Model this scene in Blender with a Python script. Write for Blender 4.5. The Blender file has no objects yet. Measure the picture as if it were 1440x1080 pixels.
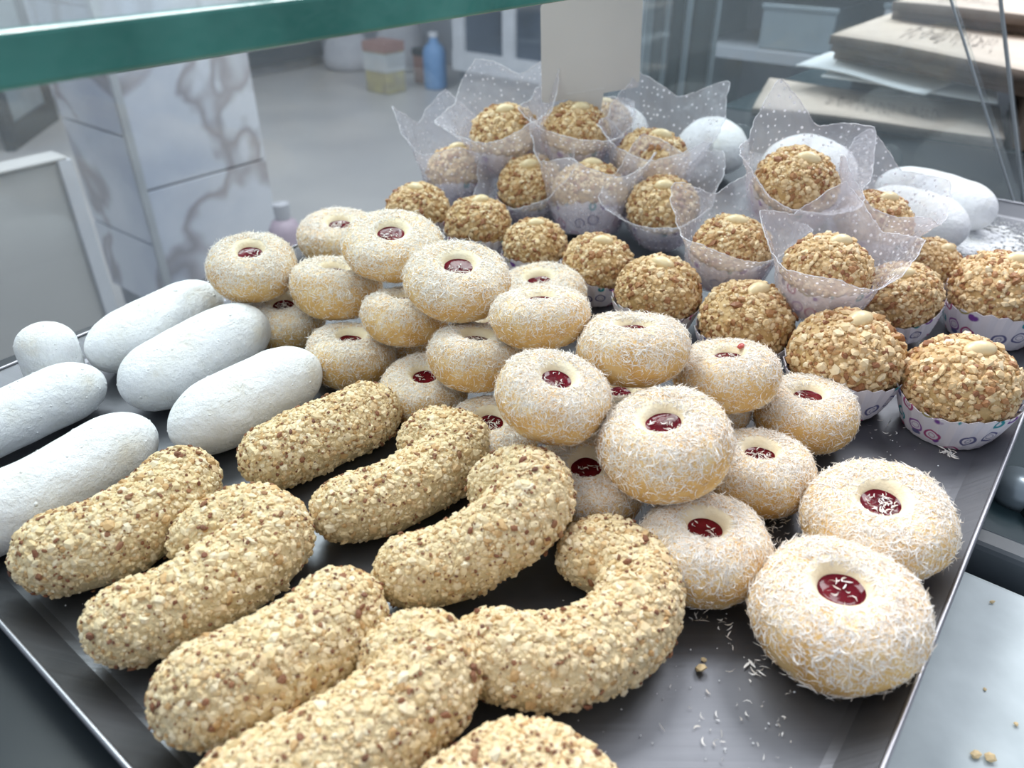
import bpy, math
import numpy as np
from mathutils import Vector, Matrix

R = np.random.default_rng(7)
C = bpy.context.scene.collection
TZ = 1.0                       # height of the tray floor above the shop floor
HC = .232                      # camera above the tray
PITCH = math.radians(32.6)
F = 1080.0
cp, sp = math.cos(PITCH), math.sin(PITCH)

# ------------------------------------------------------------------ camera
cd = bpy.data.cameras.new('camera'); cam = bpy.data.objects.new('camera', cd); C.objects.link(cam)
cam.location = (0, 0, TZ + HC); cam.rotation_euler = (math.radians(90) - PITCH, 0, 0)
cd.sensor_width = 36; cd.lens = 27; cd.clip_start = .01; cd.clip_end = 60
cd.dof.use_dof = True; cd.dof.focus_distance = .36; cd.dof.aperture_fstop = 11
bpy.context.scene.camera = cam

# ------------------------------------------------------------------ light
sc = bpy.context.scene
sc.view_settings.view_transform = 'Standard'; sc.view_settings.look = 'None'
sc.view_settings.gamma = 1; sc.view_settings.use_curve_mapping = False
sc.view_settings.exposure = 0.33
w = bpy.data.worlds.new('world'); sc.world = w; w.use_nodes = True
w.node_tree.nodes['Background'].inputs[0].default_value = (.80, .87, 1, 1)
w.node_tree.nodes['Background'].inputs[1].default_value = .52
def area(name, loc, target, sx, sy, power, col):
    l = bpy.data.lights.new(name, 'AREA'); l.shape = 'RECTANGLE'; l.size = sx; l.size_y = sy
    l.energy = power; l.color = col
    o = bpy.data.objects.new(name, l); C.objects.link(o); o.location = loc
    o.rotation_euler = (Vector(target) - Vector(loc)).to_track_quat('-Z', 'Y').to_euler()
area('overhead_area_light', (-.45, 1.45, 2.7), (-.1, .6, 1), 1.3, .7, 37, (.96, .98, 1))
area('overhead_area_light', (1.25, 1.35, 2.75), (.6, 1.0, 1), .9, .6, 20, (.97, .98, 1))  # added lamp brightening the paper bags, not a known ceiling panel
area('added_strip_light', tuple(np.array([.6198 * .2 - .7848 * .45, .7848 * .2 + .6198 * .45, 1.50])), (-.05, .42, 1), .9, .06, 1.9, (.95, .98, 1))  # added lamp to brighten the sugar rolls, no strip known in the case
area('overhead_area_light', (1.3, 3.2, 2.9), (1.0, 3.2, 0), 1.2, 1.2, 36, (.95, .98, 1))
area('overhead_area_light', (-1.8, 3.6, 2.9), (-1.8, 3.6, 0), 1.2, 1.2, 36, (.95, .98, 1))

# ------------------------------------------------------------------ frames of reference
AZ = math.radians(38.3)
EU = np.array([math.sin(AZ), math.cos(AZ), 0]); EV = np.array([-math.cos(AZ), math.sin(AZ), 0])
def uv(u, v, z=0.): return EU * u + EV * v + np.array([0, 0, TZ + z])
def ray(px, py):
    r = (px - 720) / F; up = -(py - 540) / F
    return np.array([r, cp + up * sp, -sp + up * cp])
def at(px, py, z):             # pixel -> point on the level z above the tray
    d = ray(px, py); t = (HC - z) / -d[2]
    return d * t + np.array([0, 0, TZ + HC])
def atd(px, py, t):            # pixel -> point at camera depth t
    return ray(px, py) * t + np.array([0, 0, TZ + HC])
FLOOR = -TZ

# ------------------------------------------------------------------ materials
def nt(name):
    m = bpy.data.materials.new(name); m.use_nodes = True
    t = m.node_tree; return m, t, t.nodes, t.links, t.nodes['Principled BSDF']
def ramp(n, stops, interp='LINEAR'):
    r = n.new('ShaderNodeValToRGB'); cr = r.color_ramp; cr.interpolation = interp
    while len(cr.elements) < len(stops): cr.elements.new(.5)
    for e, (p, c) in zip(cr.elements, stops): e.position = p; e.color = (*c, 1)
    return r
def noise(n, l, scale, detail=3, rough=.5, coord='Object'):
    tc = n.new('ShaderNodeTexCoord'); x = n.new('ShaderNodeTexNoise')
    x.inputs['Scale'].default_value = scale; x.inputs['Detail'].default_value = detail; x.inputs['Roughness'].default_value = rough
    l.new(tc.outputs[coord], x.inputs['Vector']); return x
def bump(n, l, b, src, dist, strength=1):
    bn = n.new('ShaderNodeBump'); bn.inputs['Distance'].default_value = dist; bn.inputs['Strength'].default_value = strength
    l.new(src, bn.inputs['Height']); l.new(bn.outputs[0], b.inputs['Normal'])
def mat_noise(name, scale, stops, rough=.6, bscale=None, bdist=.001, metal=0, detail=3, spec=.5):
    m, t, n, l, b = nt(name)
    x = noise(n, l, scale, detail); r = ramp(n, stops); l.new(x.outputs[0], r.inputs[0]); l.new(r.outputs[0], b.inputs['Base Color'])
    b.inputs['Roughness'].default_value = rough; b.inputs['Metallic'].default_value = metal; b.inputs['Specular IOR Level'].default_value = spec
    if bscale:
        y = noise(n, l, bscale, 4); bump(n, l, b, y.outputs[0], bdist)
    return m
def mat_flat(name, col, rough=.5, metal=0, spec=.5):
    k = [tuple(c * f for c in col) for f in (.93, 1.05)]
    return mat_noise(name, 9, [(.3, k[0]), (.7, k[1])], rough, None, 0, metal, 2, spec)
def mat_island(name, stops, rough=.6, sss=0, spec=.3):
    m, t, n, l, b = nt(name)
    g = n.new('ShaderNodeNewGeometry'); r = ramp(n, stops); l.new(g.outputs['Random Per Island'], r.inputs[0])
    l.new(r.outputs[0], b.inputs['Base Color']); b.inputs['Roughness'].default_value = rough; b.inputs['Specular IOR Level'].default_value = spec
    if sss:
        b.inputs['Subsurface Weight'].default_value = sss; b.inputs['Subsurface Radius'].default_value = (.004, .003, .002); b.inputs['Subsurface Scale'].default_value = 1
    return m

def mat_coco(name, stops):       # thin translucent shreds
    m, t, n, l, b = nt(name)
    g = n.new('ShaderNodeNewGeometry'); r = ramp(n, stops); l.new(g.outputs['Random Per Island'], r.inputs[0])
    d = n.new('ShaderNodeBsdfDiffuse'); tl = n.new('ShaderNodeBsdfTranslucent'); mx = n.new('ShaderNodeMixShader'); mx.inputs[0].default_value = .18
    l.new(r.outputs[0], d.inputs[0]); l.new(r.outputs[0], tl.inputs[0]); l.new(d.outputs[0], mx.inputs[1]); l.new(tl.outputs[0], mx.inputs[2]); l.new(mx.outputs[0], n['Material Output'].inputs[0]); return m
M = {}
m, t, n, l, b = nt('dough')
x = noise(n, l, 2.2, 3); r = ramp(n, [(.32, (.64, .37, .11)), (.5, (.74, .48, .18)), (.68, (.82, .62, .32))]); l.new(x.outputs[0], r.inputs[0])
y = noise(n, l, 26, 3, .7); tc = n.new('ShaderNodeTexCoord'); sx = n.new('ShaderNodeSeparateXYZ'); l.new(tc.outputs['Object'], sx.inputs[0])
zr = n.new('ShaderNodeMapRange'); zr.inputs[1].default_value = -.5; zr.inputs[2].default_value = .5; zr.inputs[3].default_value = -.2; zr.inputs[4].default_value = .12; l.new(sx.outputs[2], zr.inputs[0])
ad = n.new('ShaderNodeMath'); l.new(y.outputs[0], ad.inputs[0]); l.new(zr.outputs[0], ad.inputs[1])
dr_ = ramp(n, [(.54, (0, 0, 0)), (.70, (.62, .62, .62))]); l.new(ad.outputs[0], dr_.inputs[0])
mx = n.new('ShaderNodeMix'); mx.data_type = 'RGBA'; l.new(dr_.outputs[0], mx.inputs[0]); l.new(r.outputs[0], mx.inputs[6]); mx.inputs[7].default_value = (.91, .85, .77, 1); l.new(mx.outputs[2], b.inputs['Base Color'])
b.inputs['Roughness'].default_value = .75; bump(n, l, b, y.outputs[0], .0004); M['dough'] = m
M['dough_pale'] = mat_noise('dough_pale', 3, [(.3, (.84, .70, .46)), (.7, (.89, .80, .60))], .6, 20, .0003)
M['flakes'] = mat_coco('coconut', [(0, (.95, .93, .90)), (.5, (.94, .90, .84)), (.85, (.91, .82, .70)), (1, (.95, .93, .90))])
m, t, n, l, b = nt('jam')
x = noise(n, l, 5, 3); r = ramp(n, [(.3, (.06, .001, .005)), (.7, (.15, .005, .012))]); l.new(x.outputs[0], r.inputs[0]); l.new(r.outputs[0], b.inputs['Base Color'])
b.inputs['Roughness'].default_value = .09; b.inputs['Specular IOR Level'].default_value = .22; bump(n, l, b, x.outputs[0], .0002); M['jam'] = m
M['crescent_dough'] = mat_noise('crescent_dough', 60, [(.3, (.70, .54, .29)), (.7, (.79, .65, .40))], .75, 700, .0014)
M['nut_skin'] = mat_island('nut_skin', [(0, (.20, .075, .04)), (.5, (.30, .14, .07)), (.8, (.16, .07, .045)), (1, (.36, .19, .09))], .6)
M['chopped_nuts'] = mat_island('chopped_nuts', [(0, (.74, .58, .34)), (.3, (.80, .66, .42)), (.55, (.71, .53, .28)), (.75, (.84, .73, .52)), (.92, (.64, .43, .21)), (1, (.50, .30, .13))], .6)
M['cake_dough'] = mat_noise('cake_dough', 3, [(.3, (.52, .33, .13)), (.7, (.66, .46, .22))], .5, 16, .0006)
M['cake_nuts'] = mat_island('cake_nuts', [(0, (.68, .48, .25)), (.25, (.77, .59, .35)), (.48, (.60, .39, .18)), (.64, (.83, .69, .46)), (.76, (.50, .29, .12)), (.89, (.36, .17, .07)), (1, (.27, .11, .05))], .5, 0, .4)
M['peanut'] = mat_noise('peanut', 4, [(.3, (.72, .54, .29)), (.7, (.80, .66, .40))], .32)
# icing sugar: thin in places, so the pale dough shows through
m, t, n, l, b = nt('icing_sugar')
x = noise(n, l, 38, 6, .68); r = ramp(n, [(.27, (.80, .75, .66)), (.41, (.87, .87, .86)), (.54, (.92, .93, .95))]); l.new(x.outputs[0], r.inputs[0]); l.new(r.outputs[0], b.inputs['Base Color'])
b.inputs['Roughness'].default_value = .95; b.inputs['Specular IOR Level'].default_value = .1
y = noise(n, l, 150, 6, .7); bump(n, l, b, y.outputs[0], .0024); M['sugar'] = m
# brushed, worn tray steel
m, t, n, l, b = nt('tray_steel')
x = noise(n, l, 7, 5, .6); r = ramp(n, [(.3, (.115, .12, .132)), (.7, (.215, .22, .24))]); l.new(x.outputs[0], r.inputs[0]); l.new(r.outputs[0], b.inputs['Base Color'])
b.inputs['Metallic'].default_value = .85
tc = n.new('ShaderNodeTexCoord'); mp = n.new('ShaderNodeMapping'); mp.inputs['Scale'].default_value = (6, 260, 6); mp.inputs['Rotation'].default_value = (0, 0, .5)
l.new(tc.outputs['Object'], mp.inputs[0]); y = n.new('ShaderNodeTexNoise'); y.inputs['Scale'].default_value = 1.5; y.inputs['Detail'].default_value = 4; l.new(mp.outputs[0], y.inputs[0])
rr = n.new('ShaderNodeMapRange'); rr.inputs[3].default_value = .36; rr.inputs[4].default_value = .55; l.new(x.outputs[0], rr.inputs[0]); l.new(rr.outputs[0], b.inputs['Roughness'])
bump(n, l, b, y.outputs[0], .00025, .5); M['tray'] = m
M['tray_edge'] = mat_flat('tray_edge', (.36, .36, .39), .42, 1)
M['jam_red'] = mat_noise('jam_red', 4, [(.3, (.42, .05, .045)), (.7, (.60, .12, .10))], .25)
# printed paper cups: rings of several inks on lilac white
m, t, n, l, b = nt('printed_paper')
tc = n.new('ShaderNodeTexCoord'); v = n.new('ShaderNodeTexVoronoi'); v.inputs['Scale'].default_value = 2.9; v.inputs['Randomness'].default_value = .6; l.new(tc.outputs['Object'], v.inputs['Vector'])
ring = ramp(n, [(0, (.0, .0, .0)), (.15, (0, 0, 0)), (.18, (.8, .8, .8)), (.23, (0, 0, 0)), (.29, (0, 0, 0)), (.33, (1, 1, 1)), (.40, (1, 1, 1)), (.44, (0, 0, 0))]); l.new(v.outputs['Distance'], ring.inputs[0])
sepc = n.new('ShaderNodeSeparateColor'); l.new(v.outputs['Color'], sepc.inputs[0])
ink = ramp(n, [(0, (.18, .05, .30)), (.25, (.40, .05, .18)), (.42, (.02, .28, .33)), (.6, (.12, .12, .26)), (.78, (.34, .29, .10)), (.9, (.28, .08, .34))], 'CONSTANT'); l.new(sepc.outputs[0], ink.inputs[0])
mx = n.new('ShaderNodeMix'); mx.data_type = 'RGBA'; l.new(ring.outputs[0], mx.inputs[0]); mx.inputs[6].default_value = (.78, .74, .79, 1); l.new(ink.outputs[0], mx.inputs[7]); l.new(mx.outputs[2], b.inputs['Base Color'])
b.inputs['Roughness'].default_value = .6; M['cup'] = m
def graze(n, l, lo, hi):        # reflection growing towards grazing view, same on both faces of a pane
    lw = n.new('ShaderNodeLayerWeight'); lw.inputs[0].default_value = .5
    pw = n.new('ShaderNodeMath'); pw.operation = 'POWER'; pw.inputs[1].default_value = 4; l.new(lw.outputs['Facing'], pw.inputs[0])
    mr = n.new('ShaderNodeMapRange'); mr.inputs[3].default_value = lo; mr.inputs[4].default_value = hi; l.new(pw.outputs[0], mr.inputs[0]); return mr
m, t, n, l, b = nt('film_edge_glint')  # pale rim tube standing in for light caught by the film edge
x = noise(n, l, 4, 2); r = ramp(n, [(.4, (.25, .25, .25)), (.6, (.75, .75, .75))]); l.new(x.outputs[0], r.inputs[0]); tr = n.new('ShaderNodeBsdfTransparent'); b.inputs['Base Color'].default_value = (.86, .86, .9, 1)
mx = n.new('ShaderNodeMixShader'); l.new(r.outputs[0], mx.inputs[0]); l.new(tr.outputs[0], mx.inputs[1]); l.new(b.outputs[0], mx.inputs[2]); l.new(mx.outputs[0], n['Material Output'].inputs[0]); M['edge_glint'] = m
# dotted cellophane
m, t, n, l, b = nt('dotted_cellophane')
tc = n.new('ShaderNodeTexCoord'); v = n.new('ShaderNodeTexVoronoi'); v.inputs['Scale'].default_value = 6.5; v.inputs['Randomness'].default_value = .4; l.new(tc.outputs['Object'], v.inputs['Vector'])
dots = ramp(n, [(0, (1, 1, 1)), (.19, (1, 1, 1)), (.25, (0, 0, 0))]); l.new(v.outputs['Distance'], dots.inputs[0])
tr = n.new('ShaderNodeBsdfTransparent'); tr.inputs[0].default_value = (.95, .95, .97, 1)
gl = n.new('ShaderNodeBsdfGlossy'); gl.inputs['Roughness'].default_value = .24; cr_ = noise(n, l, 3.5, 4, .6); bp = n.new('ShaderNodeBump'); bp.inputs['Distance'].default_value = .005; l.new(cr_.outputs[0], bp.inputs['Height']); l.new(bp.outputs[0], gl.inputs['Normal']); gl.inputs[0].default_value = (.9, .9, .95, 1)
df = n.new('ShaderNodeBsdfDiffuse'); df.inputs[0].default_value = (.86, .84, .90, 1)
tl = n.new('ShaderNodeBsdfTranslucent'); tl.inputs[0].default_value = (.86, .84, .90, 1)
hz = n.new('ShaderNodeMixShader'); hz.inputs[0].default_value = .5; l.new(df.outputs[0], hz.inputs[1]); l.new(tl.outputs[0], hz.inputs[2])
m1 = n.new('ShaderNodeMixShader'); m1.inputs[0].default_value = .33; l.new(tr.outputs[0], m1.inputs[1]); l.new(hz.outputs[0], m1.inputs[2])
fr = graze(n, l, .05, .55)
m2 = n.new('ShaderNodeMixShader'); l.new(fr.outputs[0], m2.inputs[0]); l.new(m1.outputs[0], m2.inputs[1]); l.new(gl.outputs[0], m2.inputs[2])
m3 = n.new('ShaderNodeMixShader'); l.new(dots.outputs[0], m3.inputs[0]); l.new(m2.outputs[0], m3.inputs[1]); l.new(hz.outputs[0], m3.inputs[2])
l.new(m3.outputs[0], n['Material Output'].inputs[0]); M['film'] = m
def glass_mat(name, tint, ior=1.45, haze=.0, rough=.02):
    m, t, n, l, b = nt(name)
    x = noise(n, l, 6, 2)
    tr = n.new('ShaderNodeBsdfTransparent'); tr.inputs[0].default_value = (*tint, 1)
    gl = n.new('ShaderNodeBsdfGlossy'); gl.inputs['Roughness'].default_value = rough
    df = n.new('ShaderNodeBsdfDiffuse'); df.inputs[0].default_value = (.75, .8, .84, 1)
    mr = n.new('ShaderNodeMapRange'); mr.inputs[3].default_value = haze * .7; mr.inputs[4].default_value = haze * 1.3; l.new(x.outputs[0], mr.inputs[0])
    a = n.new('ShaderNodeMixShader'); l.new(mr.outputs[0], a.inputs[0]); l.new(tr.outputs[0], a.inputs[1]); l.new(df.outputs[0], a.inputs[2])
    fr = graze(n, l, .025, .5)
    c = n.new('ShaderNodeMixShader'); l.new(fr.outputs[0], c.inputs[0]); l.new(a.outputs[0], c.inputs[1]); l.new(gl.outputs[0], c.inputs[2])
    l.new(c.outputs[0], n['Material Output'].inputs[0]); return m
M['glass'] = glass_mat('clear_glass', (.95, .97, .97), 1.4, .05)
M['shelf_glass'] = glass_mat('shelf_glass', (.93, .97, .96), 1.3, .10)
M['green_edge'] = mat_noise('green_glass_edge', 26, [(.3, (.03, .15, .125)), (.55, (.055, .22, .185)), (.75, (.09, .28, .24))], .22, 60, .0008)
M['edge_grey'] = mat_flat('ground_glass_edge', (.34, .37, .40), .4)
M['teal'] = mat_noise('dark_teal_glass', 5, [(.3, (.018, .035, .042)), (.7, (.04, .07, .08))], .16)
M['black_steel'] = mat_noise('black_base', 5, [(.3, (.008, .012, .016)), (.7, (.018, .026, .034))], .35)
M['marble_slab'] = mat_noise('white_slab', 12, [(.34, (.42, .48, .50)), (.48, (.58, .65, .67)), (.62, (.66, .72, .74))], .5, None, 0, 0, 7, .3)
# marble with winding grey-brown veins
m, t, n, l, b = nt('veined_marble')
nz = noise(n, l, 2.2, 5); vn = noise(n, l, 2.6, 3, .5); vn.inputs['Distortion'].default_value = .7
r1 = ramp(n, [(.30, (.64, .67, .72)), (.455, (.62, .65, .70)), (.492, (.36, .345, .36)), (.505, (.40, .385, .40)), (.56, (.63, .66, .71))]); l.new(vn.outputs[0], r1.inputs[0])
r2 = ramp(n, [(.35, (.66, .70, .78)), (.6, (1, 1, 1))]); l.new(nz.outputs[0], r2.inputs[0])
mu = n.new('ShaderNodeMix'); mu.data_type = 'RGBA'; mu.blend_type = 'MULTIPLY'; mu.inputs[0].default_value = 1; l.new(r1.outputs[0], mu.inputs[6]); l.new(r2.outputs[0], mu.inputs[7]); l.new(mu.outputs[2], b.inputs['Base Color'])
b.inputs['Roughness'].default_value = .25; M['marble'] = m
M['grout'] = mat_flat('grout', (.30, .32, .35), .8)
M['floor'] = mat_noise('floor_stone', 1.6, [(.3, (.40, .40, .41)), (.7, (.50, .495, .49))], .35, None, 0, 0, 5)
M['wall'] = mat_noise('wall_paint', 2, [(.3, (.34, .37, .42)), (.7, (.42, .45, .50))], .7)
M['box'] = mat_noise('beige_laminate', 2, [(.3, (.46, .47, .47)), (.7, (.52, .52, .515))], .5)
M['white'] = mat_flat('white_enamel', (.62, .65, .70), .4)
M['dark_frame'] = mat_flat('dark_frame', (.07, .085, .10), .4)
M['grey_glass'] = mat_flat('frosted_grey_pane', (.30, .35, .38), .2)
M['dark_pane'] = mat_noise('dark_pane', 3, [(.3, (.05, .065, .09)), (.7, (.10, .13, .18))], .12)
M['alu'] = mat_noise('alu_dark', 10, [(.3, (.035, .05, .055)), (.7, (.07, .09, .095))], .25, None, 0, .4)
M['alu_light'] = mat_flat('alu_light', (.30, .36, .40), .3, .4)
M['price'] = mat_flat('price_card', (.60, .575, .555), .6)
M['kraft'] = mat_noise('kraft_paper', 25, [(.3, (.58, .49, .41)), (.7, (.66, .56, .48))], .8, None, 0, 0, 6)
M['kraft_dark'] = mat_noise('kraft_dark_brown', 25, [(.3, (.10, .075, .06)), (.7, (.15, .115, .095))], .9)  # much darker kraft for bag edges, the bundle and a carrying box
M['ink'] = mat_flat('grey_ink', (.25, .20, .17), .8)
M['paper'] = mat_flat('white_paper', (.74, .79, .82), .7)
M['carton'] = mat_noise('carton', 9, [(.35, (.34, .32, .24)), (.6, (.46, .42, .24))], .7)
M['carton_band'] = mat_flat('carton_band', (.50, .53, .55), .7)
M['red'] = mat_flat('dull_red', (.36, .22, .20), .6)
M['blue'] = mat_flat('blue_plastic', (.16, .32, .58), .5)
M['pink'] = mat_flat('mauve_plastic', (.45, .37, .44), .5)
M['sack'] = mat_noise('pale_sack', 5, [(.3, (.40, .41, .45)), (.7, (.52, .53, .57))], .7)

# ------------------------------------------------------------------ mesh helpers
def mesh(name, V, Fc, mats, smooth=True, mi=None):
    V = np.asarray(V, np.float32); me = bpy.data.meshes.new(name)
    if isinstance(Fc, np.ndarray):
        k = Fc.shape[1]; me.vertices.add(len(V)); me.vertices.foreach_set('co', V.ravel())
        me.loops.add(Fc.size); me.loops.foreach_set('vertex_index', Fc.astype(np.int32).ravel())
        me.polygons.add(len(Fc)); me.polygons.foreach_set('loop_start', np.arange(0, Fc.size, k, dtype=np.int32))
        me.update(calc_edges=True)
    else:
        me.from_pydata([tuple(map(float, v)) for v in V], [], Fc); me.update()
    me.polygons.foreach_set('use_smooth', np.full(len(me.polygons), smooth))
    for m_ in (mats if isinstance(mats, list) else [mats]): me.materials.append(m_)
    if mi is not None: me.polygons.foreach_set('material_index', np.asarray(mi, np.int32))
    me.validate(); me.update(); return me
def obj(name, me, parent=None):
    o = bpy.data.objects.new(name, me); C.objects.link(o)
    if parent is not None: o.parent = parent
    return o
def tag(o, label=None, cat=None, group=None, kind=None):
    for k, v_ in (('label', label), ('category', cat), ('group', group), ('kind', kind)):
        if v_: o[k] = v_
    return o
def empty(name, loc=(0, 0, 0)):
    o = bpy.data.objects.new(name, None); C.objects.link(o); o.location = loc; o.empty_display_size = .02; return o
def obox(o, a, b, c, bevel=0):   # box from an origin corner and three edge vectors -> verts, quads
    o, a, b, c = (np.asarray(q, float) for q in (o, a, b, c))
    if np.dot(np.cross(a, b), c) < 0: a, b = b, a
    V = [o, o + a, o + a + b, o + b, o + c, o + a + c, o + a + b + c, o + b + c]
    return V, [(0, 3, 2, 1), (4, 5, 6, 7), (0, 1, 5, 4), (1, 2, 6, 5), (2, 3, 7, 6), (3, 0, 4, 7)]
def boxo(name, o, a, b, c, m_, parent=None, bevel=.0):
    V, Fc = obox(o, a, b, c)
    ob = obj(name, mesh(name, V, Fc, m_, False), parent)
    if bevel:
        md = ob.modifiers.new('bevel', 'BEVEL'); md.width = bevel; md.segments = 2
    return ob
def uvbox(name, u0, u1, v0, v1, z0, z1, m_, parent=None, bevel=0):   # box aligned with the counter; z relative to tray
    return boxo(name, uv(u0, v0, z0), EU * (u1 - u0), EV * (v1 - v0), np.array([0, 0, z1 - z0]), m_, parent, bevel)
def prism(poly, z0v):            # polygon (Nx3) extruded by a vector
    P = np.asarray(poly, float); k = len(P); V = np.vstack([P, P + z0v])
    nrm = np.zeros(3)
    for i in range(1, k - 1): nrm += np.cross(P[i] - P[0], P[i + 1] - P[0])
    Fc = [tuple(range(k - 1, -1, -1)), tuple(range(k, 2 * k))] + [(i, (i + 1) % k, k + (i + 1) % k, k + i) for i in range(k)]
    if np.dot(nrm, z0v) < 0: Fc = [f[::-1] for f in Fc]
    return V, Fc
def catmull(P, nper=12):
    P = np.asarray(P, float); Q = np.vstack([2 * P[0] - P[1], P, 2 * P[-1] - P[-2]]); out = []
    for i in range(1, len(Q) - 2):
        for s in np.linspace(0, 1, nper, endpoint=False):
            a, b, c, d = Q[i - 1], Q[i], Q[i + 1], Q[i + 2]
            out.append(.5 * ((2 * b) + (c - a) * s + (2 * a - 5 * b + 4 * c - d) * s * s + (3 * b - a - 3 * c + d) * s ** 3))
    out.append(P[-1]); return np.array(out)
class Lumps:                     # cheap smooth 3-D noise from a few random waves
    def __init__(s, rng, freq, k=14):
        s.d = rng.normal(size=(k, 3)) * freq; s.p = rng.uniform(0, 6.28, k)
    def __call__(s, V): return np.sin(V @ s.d.T + s.p).mean(1) * 1.6
def lathe(prof, n=44):
    prof = np.asarray(prof); k = len(prof); an = np.linspace(0, 2 * math.pi, n, endpoint=False)
    V = np.stack([np.outer(prof[:, 0], np.cos(an)), np.outer(prof[:, 0], np.sin(an)), np.repeat(prof[:, 1][:, None], n, 1)], -1).reshape(-1, 3)
    Fc = []
    for i in range(k - 1):
        j = np.arange(n); Fc.append(np.stack([i * n + j, i * n + (j + 1) % n, (i + 1) * n + (j + 1) % n, (i + 1) * n + j], 1))
    return V, np.vstack(Fc)
def tube(P, rad, seg=28):
    P = np.asarray(P); T = np.gradient(P, axis=0); T /= np.linalg.norm(T, axis=1)[:, None]
    Nn = np.cross([0, 0, 1.], T); bad = np.linalg.norm(Nn, axis=1) < .2; Nn[bad] = [1, 0, 0]
    Nn -= (Nn * T).sum(1)[:, None] * T; Nn /= np.linalg.norm(Nn, axis=1)[:, None]; B = np.cross(T, Nn)
    an = np.linspace(0, 2 * math.pi, seg, endpoint=False)
    V = P[:, None] + rad[:, None, None] * (np.cos(an)[None, :, None] * Nn[:, None] + np.sin(an)[None, :, None] * B[:, None])
    V = V.reshape(-1, 3); k = len(P); Fc = []
    j = np.arange(seg)
    for i in range(k - 1): Fc.append(np.stack([i * seg + j, i * seg + (j + 1) % seg, (i + 1) * seg + (j + 1) % seg, (i + 1) * seg + j], 1))
    return V, np.vstack(Fc)
def normals(V, Fc):
    a, b, c = V[Fc[:, 0]], V[Fc[:, 1]], V[Fc[:, 2]]; d = V[Fc[:, 3]]
    n = np.cross(c - a, d - b); ar = np.linalg.norm(n, axis=1) * .5; n = n / np.maximum(1e-12, 2 * ar)[:, None]; return n, ar
def scatter(V, Fc, N, rng, weight=None):
    nf, ar = normals(V, Fc); w_ = ar.copy()
    if weight is not None: w_ *= weight(V[Fc].mean(1), nf)
    i = rng.choice(len(Fc), N, p=w_ / w_.sum()); a, b = rng.random((N, 1)), rng.random((N, 1)); q = V[Fc[i]]
    P = (1 - a) * ((1 - b) * q[:, 0] + b * q[:, 3]) + a * ((1 - b) * q[:, 1] + b * q[:, 2])
    return P, nf[i]
def frames(Nn, rng):
    h = rng.normal(size=Nn.shape); t1 = h - (h * Nn).sum(1)[:, None] * Nn; t1 /= np.linalg.norm(t1, axis=1)[:, None]
    return t1, np.cross(Nn, t1)
_g = (1 + 5 ** .5) / 2
ICO = np.array([(-1, _g, 0), (1, _g, 0), (-1, -_g, 0), (1, -_g, 0), (0, -1, _g), (0, 1, _g), (0, -1, -_g), (0, 1, -_g), (_g, 0, -1), (_g, 0, 1), (-_g, 0, -1), (-_g, 0, 1)]) / 1.902
ICF = np.array([(0, 11, 5), (0, 5, 1), (0, 1, 7), (0, 7, 10), (0, 10, 11), (1, 5, 9), (5, 11, 4), (11, 10, 2), (10, 7, 6), (7, 1, 8), (3, 9, 4), (3, 4, 2), (3, 2, 6), (3, 6, 8), (3, 8, 9), (4, 9, 5), (2, 4, 11), (6, 2, 10), (8, 6, 7), (9, 8, 1)])
def granules(P, Nn, size, rng, flat=.7, sink=.15):
    N = len(P); t1, t2 = frames(Nn, rng)
    L = ICO[None] * rng.uniform(.72, 1.25, (N, 12, 1))
    sx, sy, sz = size * rng.uniform(.8, 1.35, N), size * rng.uniform(.65, 1.05, N), size * flat * rng.uniform(.7, 1.2, N)
    tl = rng.normal(0, .25, (N, 2))
    n2 = Nn + t1 * tl[:, :1] + t2 * tl[:, 1:]
    V = P[:, None] + (L[..., 0] * sx[:, None])[..., None] * t1[:, None] + (L[..., 1] * sy[:, None])[..., None] * t2[:, None] + ((L[..., 2] + sink) * sz[:, None])[..., None] * n2[:, None]
    Fc = (np.arange(N) * 12)[:, None, None] + ICF[None]
    return V.reshape(-1, 3), Fc.reshape(-1, 3)
def flakes(P, Nn, length, width, rng, lift=.35):
    N = len(P); t1, t2 = frames(Nn, rng)
    li = np.abs(rng.normal(0, lift, N)); tdir = t1 + Nn * li[:, None]; tdir /= np.linalg.norm(tdir, axis=1)[:, None]
    roll = rng.normal(0, .7, N); side = t2 * np.cos(roll)[:, None] + Nn * np.sin(roll)[:, None]
    curl = rng.normal(0, .22, N) * length
    V = np.zeros((N, 8, 3)); wid = [.35, 1, .9, .25]
    for k, s in enumerate((-.5, -.17, .17, .5)):
        c = P + tdir * (s * length)[:, None] + t2 * (curl * (s * s * 4 - .5))[:, None] + Nn * (length * .5 * li + .0003)[:, None] * .8
        hw = (width * wid[k] * .5)[:, None] * side
        V[:, 2 * k] = c - hw; V[:, 2 * k + 1] = c + hw
    q = np.array([(0, 2, 3, 1), (2, 4, 5, 3), (4, 6, 7, 5)])
    return V.reshape(-1, 3), ((np.arange(N) * 8)[:, None, None] + q[None]).reshape(-1, 4)

# ------------------------------------------------------------------ setting
def quad_floor(name, x0, x1, y0, y1, z, th, m_):
    return boxo(name, (x0, y0, z - th), (x1 - x0, 0, 0), (0, y1 - y0, 0), (0, 0, th), m_)
tag(quad_floor('floor', -8, 8, -1.5, 10, 0, .05, M['floor']), kind='structure')
tag(uvbox('wall_back', -5, 5.3, 5.65, 5.8, FLOOR, 1.9, M['wall']), kind='structure')
tag(uvbox('wall_right', 5.15, 5.3, -4, 5.65, FLOOR, 1.9, M['wall']), kind='structure')
tag(uvbox('baseboard_back', -5, 5.15, 5.62, 5.65, FLOOR, FLOOR + .10, M['grout']), kind='structure')

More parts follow.
